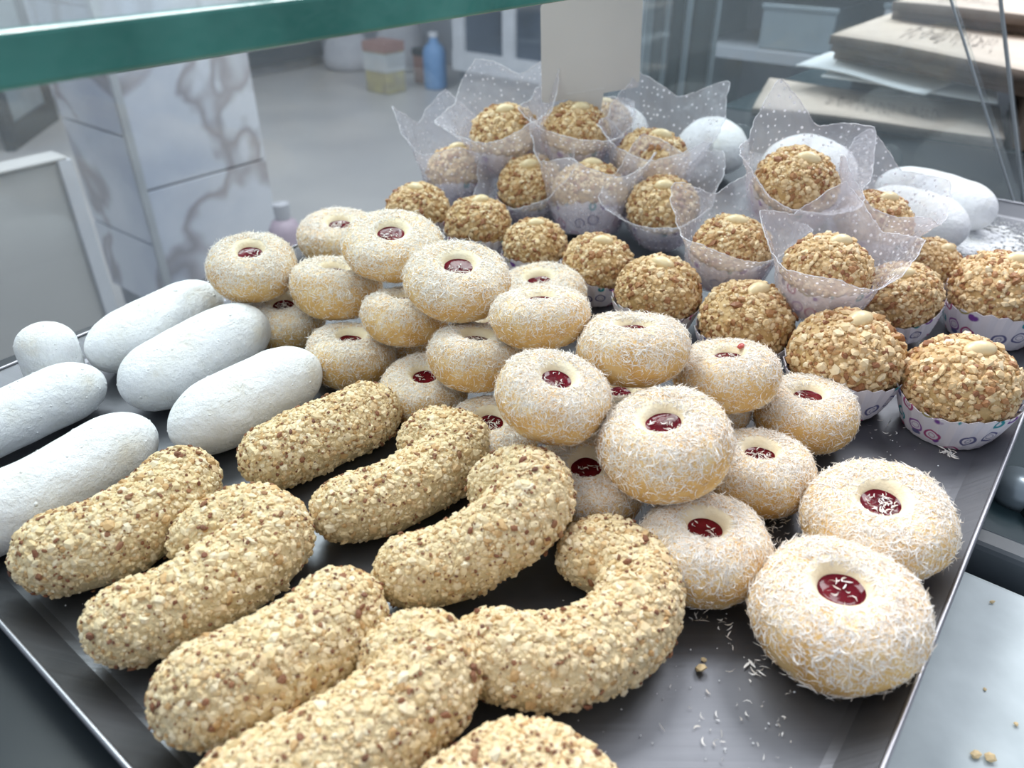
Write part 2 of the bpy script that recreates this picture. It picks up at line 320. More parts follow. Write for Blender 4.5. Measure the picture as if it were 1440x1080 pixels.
# marble column: core with slabs standing proud of recessed joints
col = empty('column', uv(1.2, 2.28, FLOOR)); tag(col, kind='structure')
def into(parent, ob):            # parent keeping the world coordinates of the mesh
    ob.parent = parent; ob.matrix_parent_inverse = Matrix.Translation(parent.location).inverted(); return ob
CU0, CU1, CV0, CV1 = 1.0, 1.41, 2.10, 2.46
into(col, uvbox('core', CU0 + .012, CU1 - .012, CV0 + .012, CV1 - .012, FLOOR, 1.8, M['grout']))
zj = [-1.0, -.78, -.47, -.155, .16, .475, .79, 1.1, 1.4, 1.8]
for a, b_ in zip(zj[:-1], zj[1:]):
    g_ = .003
    into(col, uvbox('slab', CU0 + .012, CU1, CV0 - .004, CV0 + .016, a + g_, b_ - g_, M['marble'], None, .002))
    into(col, uvbox('slab', CU0 - .004, CU0 + .016, CV0 + .008, CV1, a + .15 + g_, min(1.8, b_ + .15) - g_, M['marble'], None, .002))
    into(col, uvbox('slab', CU1 - .016, CU1 + .004, CV0 + .008, CV1, a + g_, b_ - g_, M['marble'], None, .002))
into(col, uvbox('corner_strip', CU0 - .008, CU0 + .012, CV0 - .008, CV0 + .008, FLOOR, 1.8, M['edge_grey']))

# beige cabinet on the left
cab = empty('screen_panel', uv(.0, 1.66, FLOOR)); tag(cab, 'plain beige half height screen standing in front of the marble column', 'screen')
into(cab, uvbox('body', -.9, .64, 1.63, 1.68, FLOOR, -.21, M['box'], None, .004))
into(cab, uvbox('top', -.9, .645, 1.622, 1.685, -.21, -.203, M['box'], None, .004))
into(cab, uvbox('edge_highlight', .625, .65, 1.62, 1.64, FLOOR, -.21, M['white']))  # white strip put in for the highlight along the panel edge

# glazed door leaf standing open at far left
dr = empty('door_1', at(20, 210, FLOOR)); tag(dr, kind='structure')
d0, d1 = at(20, 210, FLOOR), at(78, 168, FLOOR); dv = d1 - d0; dl = np.linalg.norm(dv); dv /= dl; dn = np.cross(dv, [0, 0, 1])
for nm, s0, s1, z0, z1, mt, th in (('stile', -.05, .06, 0, 2, 'dark_frame', .05), ('stile', dl - .1, dl, 0, 2, 'dark_frame', .05), ('rail', .06, dl - .1, 0, .13, 'dark_frame', .05), ('rail', .06, dl - .1, 1.9, 2, 'dark_frame', .05), ('pane', .06, dl - .1, .13, 1.9, 'grey_glass', .02)):
    into(dr, boxo(nm, d0 + dv * s0 + dn * (-th / 2) + [0, 0, z0], dv * (s1 - s0), dn * th, (0, 0, z1 - z0), M[mt]))
# framed glass panel on the back wall
w0 = np.array(at(400, 103, FLOOR)); wu = w0 @ EU
wn = empty('window_1', uv(wu, 5.6, FLOOR)); tag(wn, kind='structure')
ua, ub = wu - .9, wu + .42
for nm, u0, u1, z0, z1, mt, t0 in (('rail', ua, ub, .08, .20, 'dark_frame', .07), ('rail', ua, ub, 1.9, 2.0, 'dark_frame', .07), ('stile', ua, ua + .1, .2, 1.9, 'dark_frame', .07), ('stile', ub - .1, ub, .2, 1.9, 'dark_frame', .07), ('pane', ua + .1, ub - .1, .2, 1.9, 'grey_glass', .03)):
    into(wn, uvbox(nm, u0, u1, 5.615 - t0, 5.615, FLOOR + z0, FLOOR + z1, M[mt]))

# white glazed refrigerator
fu = 4.35
fg = empty('display_fridge', uv(fu, 3.3, FLOOR)); tag(fg, 'white framed display fridge with two dark glass panes beside the price card', 'fridge')
fv1, fv0 = 3.98, 2.72
into(fg, uvbox('body', fu + .05, fu + .65, fv0, fv1, FLOOR + .16, 1.0, M['white'], None, .01))
into(fg, uvbox('kick_plate', fu + .08, fu + .63, fv0, fv1, FLOOR, FLOOR + .16, M['grout']))
fm = into(fg, uvbox('frame', fu, fu + .05, fv0, fv1, FLOOR + .16, FLOOR + .29, M['white']))
for a in (fv1 - .11, fv1 - .56, fv1 - 1.02, fv0):
    into(fg, uvbox('stile', fu, fu + .05, a, a + .10, FLOOR + .29, 1.0, M['white']))
for a in (fv1 - .46, fv1 - .92, fv0 + .10):
    b_ = {0: fv1 - .11, 1: fv1 - .56, 2: fv1 - 1.02}[[fv1 - .46, fv1 - .92, fv0 + .10].index(a)]
    into(fg, uvbox('glass_pane', fu + .03, fu + .048, a, b_, FLOOR + .29, 1.0, M['dark_pane']))

# goods on the floor at the back
def floor_box(name, px, py, wpx, h, m_, label, cat, parts=()):
    p = at(px, py, FLOOR); t = ((p - [0, 0, TZ + HC]) @ np.array([0, cp, -sp])); wd = wpx / F * t
    e = empty(name, p); tag(e, label, cat)
    into(e, boxo('body', p - EV * wd / 2, EV * wd, EU * wd * .8, (0, 0, h), M[m_], None, .008))
    for nm, a, b_, mm in parts:
        into(e, boxo(nm, p - EV * (wd / 2 + .004) - EU * .004 + [0, 0, a], EV * (wd + .008), EU * (wd * .8 + .008), (0, 0, b_ - a), M[mm]))
    return e
floor_box('carton', 531, 131, 44, .34, 'carton', 'yellowish carton with pale band and red lid on the far floor', 'box', (('band', .15, .27, 'carton_band'), ('lid', .28, .345, 'red')))
floor_box('crate', 592, 118, 26, .24, 'red', 'dull red crate on the far floor beside the blue jug', 'crate', (('rim', .20, .25, 'dark_frame'),))
# blue jug
p = at(613, 124, FLOOR); e = empty('water_jug', p); tag(e, 'blue plastic jug on the floor beside the white fridge', 'jug')
prof = [(0, 0), (.075, 0), (.085, .02), (.085, .25), (.07, .29), (.035, .32), (.03, .36), (0, .36)]
V, Fc = lathe(prof, 24); obj('body', mesh('jug', V, Fc, M['blue']), e)
V, Fc = lathe([(0, .355), (.036, .355), (.036, .385), (0, .385)], 20); obj('cap', mesh('jug_cap', V, Fc, M['white'], False), e)
# mauve bottle beside the column
p = at(404, 345, FLOOR); tb = 2.3
p = atd(402, 332, tb); e = empty('side_stand', (p[0], p[1], 0)); tag(e, 'mauve plastic dispenser with grey cap standing just past the marble column', 'dispenser')
hh = p[2]
V, Fc = lathe([(0, 0), (.075, 0), (.08, .03), (.06, .08), (.045, hh - .05), (.048, hh + .02), (.036, hh + .045), (.012, hh + .06), (0, hh + .06)], 24); obj('body', mesh('dispenser', V, Fc, M['pink']), e)
V, Fc = lathe([(0, hh + .055), (.022, hh + .055), (.024, hh + .10), (.0, hh + .105)], 20); obj('cap', mesh('dispenser_cap', V, Fc, M['sack'], False), e)
# pale sacks by the back wall
for i, (px, py, wd, hh, lab) in enumerate([(492, 97, .42, .32, 'grey-white sack slumped against the back wall beside the dark window frame'), (566, 98, .42, .42, 'taller pale sack standing behind the yellowish carton')]):
    p = at(px, py, FLOOR); V, Fc = lathe(catmull([(.001, 0), (.8, 0), (1, .25), (.9, .6), (.6, .85), (.25, .97), (.001, 1)], 5), 32)
    V = V * [wd / 2, wd / 2.6, hh]; L = Lumps(R, 14); V *= (1 + .12 * L(V))[:, None]; V[:, 2] = np.maximum(V[:, 2], 0)
    o = obj('flour_sack', mesh('sack', V, Fc, M['sack'])); o.location = p; tag(o, lab, 'sack')

# ------------------------------------------------------------------ the counter
base = empty('display_counter', uv(.4, .25, FLOOR)); tag(base, 'dark display counter under the steel baking tray', 'counter')
into(base, uvbox('body', .0, .99, .004, .50, FLOOR, -.034, M['black_steel'], None, .004))
into(base, uvbox('deck', -.02, 1.02, -.0, .505, -.034, -.012, M['black_steel'], None, .003))
into(base, uvbox('apron', -.9, -.02, .0, .9, FLOOR, -.10, M['black_steel']))
slab = uvbox('marble_worktop', -.5, .325, -.75, -.002, -.055, -.028, M['marble_slab'], None, .004); tag(slab, 'pale grey stone worktop with crumbs beside the tray', 'worktop')
wb = uvbox('worktop_base', -.48, .30, -.72, -.03, FLOOR, -.055, M['black_steel']); tag(wb, 'dark cupboard carrying the pale stone worktop', 'cupboard')
side = empty('side_counter', uv(.9, -.4, FLOOR)); tag(side, 'dark teal glass topped counter beyond the tray, under the paper bags', 'counter')
into(side, uvbox('body', .36, 1.9, -1.3, -.004, FLOOR, -.05, M['black_steel']))
into(side, uvbox('glass_top', .35, 1.9, -1.3, -.002, -.05, -.03, M['teal'], None, .003))
into(side, uvbox('far_body', 1.12, 1.9, -.003, .45, FLOOR, -.05, M['black_steel']))
into(side, uvbox('far_glass_top', 1.03, 1.9, -.002, .45, -.05, -.012, M['teal'], None, .003))
into(side, uvbox('front_rail', .335, .35, -1.3, -.002, -.06, -.02, M['dark_frame'], None, .003))
# frame fitting seen past the tray edge
ft = empty('bracket', at(1428, 700, -.03)); tag(ft, 'small dark clamp on the teal glass beside the tray edge', 'clamp')
p = np.array(ft.location)
V, Fc = lathe([(0, 0), (.012, 0), (.013, .004), (.011, .012), (0, .013)], 24); obj('disc', mesh('clamp', V, Fc, M['alu_light']), ft)
V, Fc = obox((-.004, -.03, 0), (.008, 0, 0), (0, .03, 0), (0, 0, .006)); obj('arm', mesh('arm', V, Fc, M['alu'], False), ft)

# glass shelf whose green edge crosses the top of the picture
sh = empty('glass_shelf', uv(.1, .35, .2)); tag(sh, 'thick clear glass shelf with a green edge above the tray', 'shelf')
into(sh, uvbox('shelf_pane', -.6, .74, .206, .50, .1945, .2065, M['shelf_glass']))
into(sh, uvbox('green_edge', -.6, .74, .20, .206, .1945, .2065, M['green_edge'], None, .0012))
fp = empty('front_glass', uv(.2, .508, 0)); tag(fp, 'clear upright glass pane closing the customer side of the case', 'glass pane')
into(fp, uvbox('pane', -.6, .97, .506, .512, -.03, .42, M['glass']))
# end glass: two slanting-edged panes meeting at the far corner of the tray
for i, (uu, vt, lab) in enumerate([(.772, .150, 'first slanting glass end pane standing across the far tray edge'), (.790, .118, 'second slanting glass end pane just behind the first one')]):
    e = empty('end_glass', uv(uu, .3, -.012)); tag(e, lab, 'glass pane', 'slanting end panes of the case')
    k = (vt - .048) / .16; zt = .34
    poly = [uv(uu, .048, 0), uv(uu, .048 + k * zt, zt), uv(uu, .50, zt), uv(uu, .50, 0), ]
    poly = [q + [0, 0, -.0] for q in poly]
    V, Fc = prism(poly, EU * .004); into(e, obj('pane', mesh('end_pane', V, Fc, M['glass'], False)))
    wv_ = (.0016, .0026)[i]
    V, Fc = prism([uv(uu, .048 - wv_, -.012), uv(uu, .048 + k * zt - wv_, zt), uv(uu, .048 + k * zt, zt), uv(uu, .048, -.012)], EU * .004); into(e, obj('edge_strip', mesh('edge_strip', V, Fc, M['edge_grey'], False)))
    if i == 0:
        for (px, py) in ((1250, 222), (1042, 190)):
            d = ray(px, py); tt = uu / (d @ EU); q = d * tt + np.array([0, 0, TZ + HC])
            V, Fc = lathe([(0, 0), (.011, 0), (.0125, .002), (.0125, .006), (.009, .009), (0, .0095)], 28)
            o = obj('clear_knob', mesh('knob', V, Fc, M['glass'])); o.rotation_mode = 'QUATERNION'; o.rotation_quaternion = Vector(-EU).to_track_quat('Z', 'Y'); o.location = q
            into(e, o)
# corner post of the case
po = empty('corner_post', uv(1.03, .53, FLOOR)); tag(po, 'dark striped aluminium corner post of the case behind the price card', 'post')
PC = atd(952, 100, 1.08); pu, pv = PC @ EU, PC @ EV
pr_, pf_ = np.array([1., 0, 0]), np.array([0, 1., 0])
def post(nm, x0, x1, y0, y1, m_):
    c_ = np.array([PC[0], PC[1], 0]); into(po, boxo(nm, c_ + pr_ * x0 + pf_ * y0, pr_ * (x1 - x0), pf_ * (y1 - y0), (0, 0, 2.0), M[m_]))
post('core', -.046, .050, .01, .05, 'alu')
for x0, x1, y0, mt in ((-.050, -.040, -.002, 'alu_light'), (-.034, -.028, 0, 'alu'), (-.024, -.018, -.004, 'alu_light'), (-.010, -.004, 0, 'alu'), (.004, .012, -.003, 'alu_light'), (.018, .030, 0, 'alu'), (.044, .050, -.004, 'alu_light')):  # pale and dark stripes: frame profiles and reflections built as strips
    post('frame_stripe', x0, x1, y0, .012, mt)

# grey-blue shelf cabinet built in place of reflections in glass behind the bags
bc = empty('reflection_shelves', uv(1.95, .3, FLOOR)); tag(bc, 'blurred grey-blue shelves imitating glass reflections beyond the paper bags', 'cabinet')
into(bc, uvbox('back_panel', 2.3, 2.35, -1.2, 1.0, FLOOR, 1.0, M['sack']))
into(bc, uvbox('side_panel', 1.95, 2.3, .96, 1.0, FLOOR, 1.0, M['alu_light']))
for z in (-.35, -.12, .06, .25): into(bc, uvbox('shelf_board', 1.97, 2.3, -1.2, .96, z, z + .025, M['wall']))
for a, b_, z, h, mt, lab in ((.62, .80, -.094, .09, 'alu_light', 'grey box imitating a glass reflection beyond the corner post'), (.30, .52, -.094, .11, 'white', 'pale box imitating a glass reflection beyond the corner post'), (.05, .2, -.094, .06, 'grey_glass', 'low grey box imitating a glass reflection above the paper bags')):
    e = empty('reflection_box', uv(2.1, (a + b_) / 2, z)); tag(e, lab, 'box', 'boxes imitating reflections on the far shelf')
    into(e, uvbox('body', 2.0, 2.2, a, b_, z, z + h, M[mt], None, .004)); into(e, uvbox('lid', 1.995, 2.205, a - .004, b_ + .004, z + h, z + h + .012, M['alu_light'], None, .003))

# ------------------------------------------------------------------ paper bags and sheets
def sheet_thing(name, quad, z, th, m_, label, cat, group, sag=.0, marks=None, zs=None):
    P = [at(x, y, z if zs is None else zs[i]) for i, (x, y) in enumerate(quad)]
    c_ = sum(P) / 4; e = empty(name, c_); tag(e, label, cat, group)
    n1, n2 = 14, 6; V = []; a, b, c2, d = P
    for layer in (0, 1):
        for i in range(n1 + 1):
            for j in range(n2 + 1):
                s, q = i / n1, j / n2
                pt = (1 - q) * ((1 - s) * a + s * d) + q * ((1 - s) * b + s * c2)
                pt = pt + [0, 0, sag * math.sin(s * 5 + q * 2) - (th if layer else 0)]; V.append(pt)
    k = (n1 + 1) * (n2 + 1); idx_ = lambda i, j, l_: l_ * k + i * (n2 + 1) + j; Fc = []; mi = []
    for i in range(n1):
        for j in range(n2):
            Fc.append((idx_(i, j, 0), idx_(i + 1, j, 0), idx_(i + 1, j + 1, 0), idx_(i, j + 1, 0))); mi.append(0)
            Fc.append((idx_(i, j, 1), idx_(i, j + 1, 1), idx_(i + 1, j + 1, 1), idx_(i + 1, j, 1))); mi.append(0)
    for i in range(n1):
        Fc += [(idx_(i, 0, 0), idx_(i, 0, 1), idx_(i + 1, 0, 1), idx_(i + 1, 0, 0)), (idx_(i, n2, 0), idx_(i + 1, n2, 0), idx_(i + 1, n2, 1), idx_(i, n2, 1))]; mi += [1, 1]
    for j in range(n2):
        Fc += [(idx_(0, j, 0), idx_(0, j + 1, 0), idx_(0, j + 1, 1), idx_(0, j, 1)), (idx_(n1, j, 0), idx_(n1, j, 1), idx_(n1, j + 1, 1), idx_(n1, j + 1, 0))]; mi += [1, 1]
    mm = m_ if isinstance(m_, list) else [m_, m_]
    into(e, obj('sheet' if m_ is M['paper'] else 'bag', mesh(name, V, Fc, mm, True, mi)))
    if marks:                    # worn, unreadable line of printed script
        s0, s1, q0, q1, cnt = marks; rr = np.random.default_rng(cnt); Vm = []; Fm = []
        for g in range(cnt):
            s = s0 + (s1 - s0) * (g + rr.uniform(.1, .6)) / cnt; hgt = rr.uniform(.25, 1); q = (q0 + q1) / 2 + rr.uniform(-.12, .12) * (q1 - q0); ww = (s1 - s0) / cnt * rr.uniform(.15, .6)
            ths = np.linspace(0, rr.uniform(2.5, 5.5), 9) + rr.uniform(0, 6)
            for t_ in range(8):
                vs = []
                for th_, ra in ((ths[t_], 1), (ths[t_], .72), (ths[t_ + 1], .72), (ths[t_ + 1], 1)):
                    ss, qq = s + ww * math.cos(th_) * ra, q + (q1 - q0) * .45 * hgt * math.sin(th_) * ra
                    pt = (1 - qq) * ((1 - ss) * a + ss * d) + qq * ((1 - ss) * b + ss * c2); vs.append(pt + [0, 0, sag * math.sin(ss * 5 + qq * 2) + .0012])
                Fm.append(tuple(range(len(Vm), len(Vm) + 4))); Vm += vs
        pm = into(e, obj('printed_script', mesh('script', Vm, Fm, M['ink'], False))); pm['kind'] = 'stuff'
    return e
GB = 'paper bags lying past the case'
kd = [M['kraft'], M['kraft_dark']]
# quads: front-left, back-left, back-right, front-right
sheet_thing('paper_bag', [(1058, 152), (1082, 111), (1405, 150), (1414, 193)], .004, .010, kd, 'single flat brown paper bag lying frontmost on the teal counter', 'paper bag', GB, .002, (.30, .78, .2, .75, 26))
boxA = empty('dark_box', at(1300, 110, 0)); tag(boxA, 'low dark box under the white paper sheets', 'box')
P0, P1, P2 = at(1195, 131, -.01), at(1199, 122, -.01), at(1385, 152, -.01)
into(boxA, boxo('body', P0, P1 - P0, P2 - P0, (0, 0, .030), M['black_steel'])); into(boxA, boxo('lid', P0 + [0, 0, .030], P1 - P0, P2 - P0, (0, 0, .006), M['dark_frame']))
sheet_thing('paper_sheet', [(1155, 106), (1190, 90), (1400, 106), (1404, 143)], .030, .002, M['paper'], 'lower white paper sheet, half hidden under another sheet', 'paper', 'white sheets on the bags', .001)
sheet_thing('paper_sheet', [(1119, 91), (1182, 71), (1382, 101), (1302, 128)], .036, .002, M['paper'], 'upper white paper sheet with a lifted corner, across the other sheet', 'paper', 'white sheets on the bags', .003)
boxB = empty('dark_box', at(1330, 60, 0)); tag(boxB, 'dark box carrying the brown bag stack behind the white sheets', 'box')
P0, P1, P2 = (at(x_, y_, .024) * [1, 1, 0] + [0, 0, TZ - .01] for x_, y_ in ((1222, 69), (1262, 40), (1405, 96)))
into(boxB, boxo('body', P0, P1 - P0, P2 - P0, (0, 0, .043), M['kraft_dark'])); into(boxB, boxo('lid', P0 + [0, 0, .043], P1 - P0, P2 - P0, (0, 0, .006), M['kraft_dark']))
for i, lab in enumerate(['lowest brown paper bag of the stack behind the white sheets', 'middle brown paper bag of the stack behind the white sheets', 'printed top brown bag of the stack behind the white sheets']):
    z = .0525 + .0115 * i
    sheet_thing('paper_bag', [(1168 + 3 * (2 - i), 49 + 11 * (2 - i)), (1262, 17 + 10 * (2 - i)), (1480, 40 + 10 * (2 - i)), (1480, 104 + 11 * (2 - i))], z, .011, kd, lab, 'paper bag', GB, .0015, (.28, .75, .15, .7, 22) if i == 2 else None)
for i, lab in enumerate(['lower bag of the rearmost brown bag pair at the top', 'upper bag of the rearmost brown bag pair at the top']):
    z = .0895 + .013 * i
    sheet_thing('paper_bag', [(1256, 2 + 12 * (1 - i)), (1330, -12), (1500, 2), (1500, 26 + 13 * (1 - i))], z, .012, kd, lab, 'paper bag', GB, .001, (.2, .6, .2, .6, 16) if i else None)
e = empty('bag_bundle', at(1430, 190, -.01)); tag(e, 'thick dark brown bundle of bags on edge beyond the glass end pane', 'paper bags')
P0, P1, P2 = at(1424, 208, -.01), at(1418, 150, -.01), at(1540, 240, -.01)
for k in range(6):
    a = k / 6; into(e, boxo('bag', P0 + (P2 - P0) * a, (P2 - P0) / 6 * .9, P1 - P0, (0, 0, .042 - .003 * (k % 3)), M['kraft_dark']))

# ------------------------------------------------------------------ baking tray
tray = empty('baking_tray', uv(.4, .24, 0)); tag(tray, 'large worn steel baking tray with low sloping rim holding the pastries', 'tray')
TU0, TU1, TV0, TV1 = .032, .765, -.006, .468
RW, RH = .016, .009
ring = [(0, 0., RW), (1, RH, 0.)]
def rect(ins, z): return [uv(TU0 + ins, TV0 + ins, z), uv(TU1 - ins, TV0 + ins, z), uv(TU1 - ins, TV1 + .022 - ins, z), uv(TU0 + ins, TV1 - .024 - ins, z)]
V = rect(RW, 0) + rect(RW * .8, .0008) + rect(0.001, RH) + rect(0.001, RH - .0016) + rect(RW * .8, -.0012) + rect(RW, -.0016)
Fc = [(0, 1, 2, 3)]
for k in range(5):
    for i in range(4): Fc.append((k * 4 + i, (k + 1) * 4 + i, (k + 1) * 4 + (i + 1) % 4, k * 4 + (i + 1) % 4))
Fc.append((23, 22, 21, 20)); Fc = [f if i == 0 or i == len(Fc) - 1 else f[::-1] for i, f in enumerate(Fc)]
into(tray, obj('pan', mesh('tray_pan', V, Fc, M['tray'], False)))
E4 = rect(0.0005, RH + .0002)
for i in range(4):
    a, b_ = E4[i], E4[(i + 1) % 4]; P = np.linspace(a, b_, 12); Vt, Ft = tube(P, np.full(12, .0011), 8)
    into(tray, obj('rolled_edge', mesh('rolled_edge', Vt, Ft, M['tray_edge'])))
TB = .0005                       # pastries stand a hair above the steel

# ------------------------------------------------------------------ coconut ring cookies
DP = catmull([(.001, -.54), (.45, -.57), (.76, -.49), (.93, -.29), (1, -.02), (.965, .20), (.86, .38), (.68, .49), (.50, .515), (.36, .475), (.285, .40), (.248, .33), (.225, .27), (.001, .26)], 5)
cookie_var = []
for k in range(6):
    rg = np.random.default_rng(100 + k)
    V, Fc = lathe(DP, 48); L = Lumps(rg, 2.6); L2 = Lumps(rg, 7)
    V = V * (1 + .05 * L(V) + .018 * L2(V))[:, None]
    me = mesh('ring_dough', V, Fc, [M['dough'], M['dough_pale']], True, (np.hypot(V[Fc].mean(1)[:, 0], V[Fc].mean(1)[:, 1]) < .42).astype(int))
    wt = lambda c_, n_: (np.hypot(c_[:, 0], c_[:, 1]) > .36 + .06 * np.cos(np.arctan2(c_[:, 1], c_[:, 0]) + k * 2)) * (c_[:, 2] > -.56) * np.clip(.50 + 1.1 * n_[:, 2], .22, 1.6) * (1 + .35 * np.sin(c_[:, 0] * 4 + k) * np.cos(c_[:, 1] * 5 - k))
    P, Nn = scatter(V, Fc, 2700, rg, wt); V1, F1 = flakes(P, Nn, rg.uniform(.06, .19, 2700), rg.uniform(.008, .019, 2700), rg, .27)
    P, Nn = scatter(V, Fc, 5200, rg, wt); V2, F2 = flakes(P, Nn, rg.uniform(.025, .075, 5200), rg.uniform(.009, .018, 5200), rg, .2)
    P, Nn = scatter(V, Fc, 12 + 30 * (k % 3 == 0), rg, lambda c_, n_: (np.hypot(c_[:, 0], c_[:, 1]) < .19) * (c_[:, 2] > 0) + 1e-9)
    P[:, 2] = .36; Nn[:] = [0, 0, 1]; V3, F3 = flakes(P, Nn, rg.uniform(.06, .13, len(P)), rg.uniform(.012, .022, len(P)), rg, .15)
    mf = mesh('coconut_flakes', np.vstack([V1, V2, V3]), np.vstack([F1, F2 + len(V1), F3 + len(V1) + len(V2)]), M['flakes'])
    Vj, Fj = lathe([(.275, .365), (.24, .348), (.18, .340), (.09, .336), (.001, .336)], 32); Vj = Vj[:, [0, 1, 2]]; L3 = Lumps(rg, 9); Vj[:, 2] += .012 * L3(Vj)
    mj = mesh('jam', Vj, Fj, M['jam'])
    cookie_var.append((me, mf, mj))
# key: x, y, height of the centre, radius; pixel of the jam gives the lean
COOK = {
'D1': (.1146, .1844, .0183, .0299, 1180, 822, 'largest coconut ring cookie, nearest the front right corner of the tray'),
'D2': (.1476, .2325, .0178, .0293, 1228, 706, 'coconut ring cookie with flake-covered jam, beside the tray edge behind the largest one'),
'D3': (.0744, .2186, .0157, .0258, 992, 738, 'coconut ring cookie with bright jam, lying on the steel left of the largest one'),
'D4': (.0624, .2499, .0433, .0278, 930, 589, 'big raised coconut ring cookie with wide dark jam, front of the heap'),
'D5': (.1091, .2664, .0150, .0245, 1055, 628, 'coconut ring cookie with flaky jam, tucked right of the big raised one'),
'D6': (.1434, .3088, .0172, .0252, 1120, 548, 'coconut ring cookie with smooth open jam and bare pale rim, beside the nut cakes'),
'D7': (.1020, .3095, .0389, .0245, 1010, 490, 'coconut ring cookie with jam smeared over its rim, right of the heap'),
'D8': (.0556, .3064, .0555, .0257, 888, 453, 'top coconut ring cookie with small jam spot, above the jam-smeared one'),
'D9': (.0171, .2696, .0536, .0242, 785, 528, 'coconut ring cookie with bare pale rim behind its jam, middle of the heap'),
'D10': (.0133, .3278, .0608, .0242, 757, 413, 'topmost coconut ring cookie with flakes across shiny jam, centre of the heap'),
'D11': (.0179, .4374, .0174, .0287, 738, 402, 'coconut ring cookie almost hidden behind the topmost one, next to the nut cakes'),
'D12': (-.0277, .3601, .0644, .0279, 648, 372, 'wide flattened coconut ring cookie with glossy jam on the heap ridge'),
'D13': (-.0184, .3287, .0377, .0239, 675, 470, 'coconut ring cookie with half hidden jam below the topmost one'),
'D14': (-.0578, .3706, .0385, .0235, 575, 402, 'golden coconut ring cookie with covered jam under the wide flattened one'),
'D15': (-.0451, .3344, .0140, .0231, 597, 527, 'low coconut ring cookie with flaky purple jam, touching a nut crescent tip'),
'D16': (-.0102, .2943, .0139, .0228, 690, 592, 'small low coconut ring cookie behind the middle nut crescents'),
'D17': (.0324, .2575, .0154, .0255, 817, 658, 'low coconut ring cookie under the big raised one, with red speck on its rim'),
'D18': (-.1537, .4203, .0452, .0263, 353, 356, 'coconut ring cookie at the left end, above the white sugar rolls'),
'D19': (-.1244, .5288, .0202, .0311, 483, 316, 'rearmost coconut ring cookie, back left of the heap'),
'D20': (-.0675, .4051, .0649, .0284, 550, 324, 'flat coconut ring cookie on top at the back of the heap'),
'D21': (-.1027, .4087, .0373, .0266, 482, 377, 'coconut ring cookie whose jam is shaded by the flat one above it'),
'D22': (-.1373, .4143, .0144, .0238, 398, 437, 'coconut ring cookie wedged low between sugar rolls and the heap'),
'D23': (-.0899, .3690, .0150, .0248, 500, 472, 'low coconut ring cookie above the rearmost nut crescent'),
}
CAMP = np.array([0, 0, TZ + HC])
def lean(c_, a, px, py, hole, most):
    d = ray(px, py); d = d / np.linalg.norm(d); q = c_ - CAMP; b_ = q @ d; disc = b_ * b_ - (q @ q - (hole * a) ** 2)
    if disc < 0: cand = [CAMP + d * b_]
    else: cand = [CAMP + d * (b_ + s * math.sqrt(disc)) for s in (-1, 1)]
    n_ = max(((k - c_) / np.linalg.norm(k - c_) for k in cand), key=lambda v_: v_[2])
    th = math.acos(max(-1, min(1, n_[2])))
    if th > most:
        h = n_ - [0, 0, n_[2]]; h /= np.linalg.norm(h); n_ = np.array([0, 0, math.cos(most)]) + h * math.sin(most)
    return n_
def orient(root, n_, spin, s):
    q = Vector((0, 0, 1)).rotation_difference(Vector(n_)) @ Matrix.Rotation(spin, 3, 'Z').to_quaternion()
    root.rotation_mode = 'QUATERNION'; root.rotation_quaternion = q; root.scale = (s, s, s)
FLAT = {'D12': .80, 'D20': .72, 'D10': .88, 'D8': .94, 'D19': .85, 'D18': .95, 'D2': .88, 'D9': .95}
COOK.update({
'E1': (.012, .348, .0126, .0215, 12, 0, 'shaded coconut ring cookie at the very bottom, under the topmost one'),
'E2': (-.062, .398, .0126, .0215, 12, 0, 'shaded bottom coconut ring cookie under the flat one at the back'),
'E3': (.054, .322, .0126, .0215, 12, 0, 'shaded bottom coconut ring cookie under the one with small jam spot'),
'E5': (.0985, .320, .0126, .0212, 12, 0, 'shaded bottom coconut ring cookie under the jam-smeared one'),
'E4': (-.012, .392, .0126, .0215, 12, 0, 'shaded bottom coconut ring cookie behind the wide flattened one'),
})
VAR = {'D1': 1, 'D2': 0, 'D3': 2, 'D4': 4, 'D5': 3, 'D6': 5}
for i, (k, (x, y, z, a, jx, jy, lab)) in enumerate(COOK.items()):
    c_ = np.array([x, y, TZ + z + TB]); e = empty('coconut_cookie', c_); tag(e, lab, 'cookie', 'coconut jam ring cookies on the tray')
    low = z < .021
    orient(e, np.array([0, 0, 1.]) if k[0] == 'E' else lean(c_, a, jx, jy, .44, math.radians(6 if low else 11)), R.uniform(0, 6.28), a); e.scale.z *= FLAT.get(k, 1)
    me, mf, mj = cookie_var[VAR.get(k, i % 6)]
    obj('dough_ring', me, e); tag(obj('coconut_flakes', mf, e), kind='stuff'); obj('jam', mj, e)
    for key, dx, dy, dz, s_ in (('D7', .30, .16, .50, .105), ('D17', -.52, .30, .46, .05)):
        if k == key:
            q_ = e.rotation_quaternion.inverted(); lp = np.array(q_ @ Vector((dx, dy, 0))) + [0, 0, dz]
            Vs, Fs = granules(lp[None], np.array([[0, 0, 1.]]), np.array([s_]), np.random.default_rng(3), .45, .1)
            obj('jam_smear', mesh('jam_smear', Vs, Fs, M['jam_red']), e)

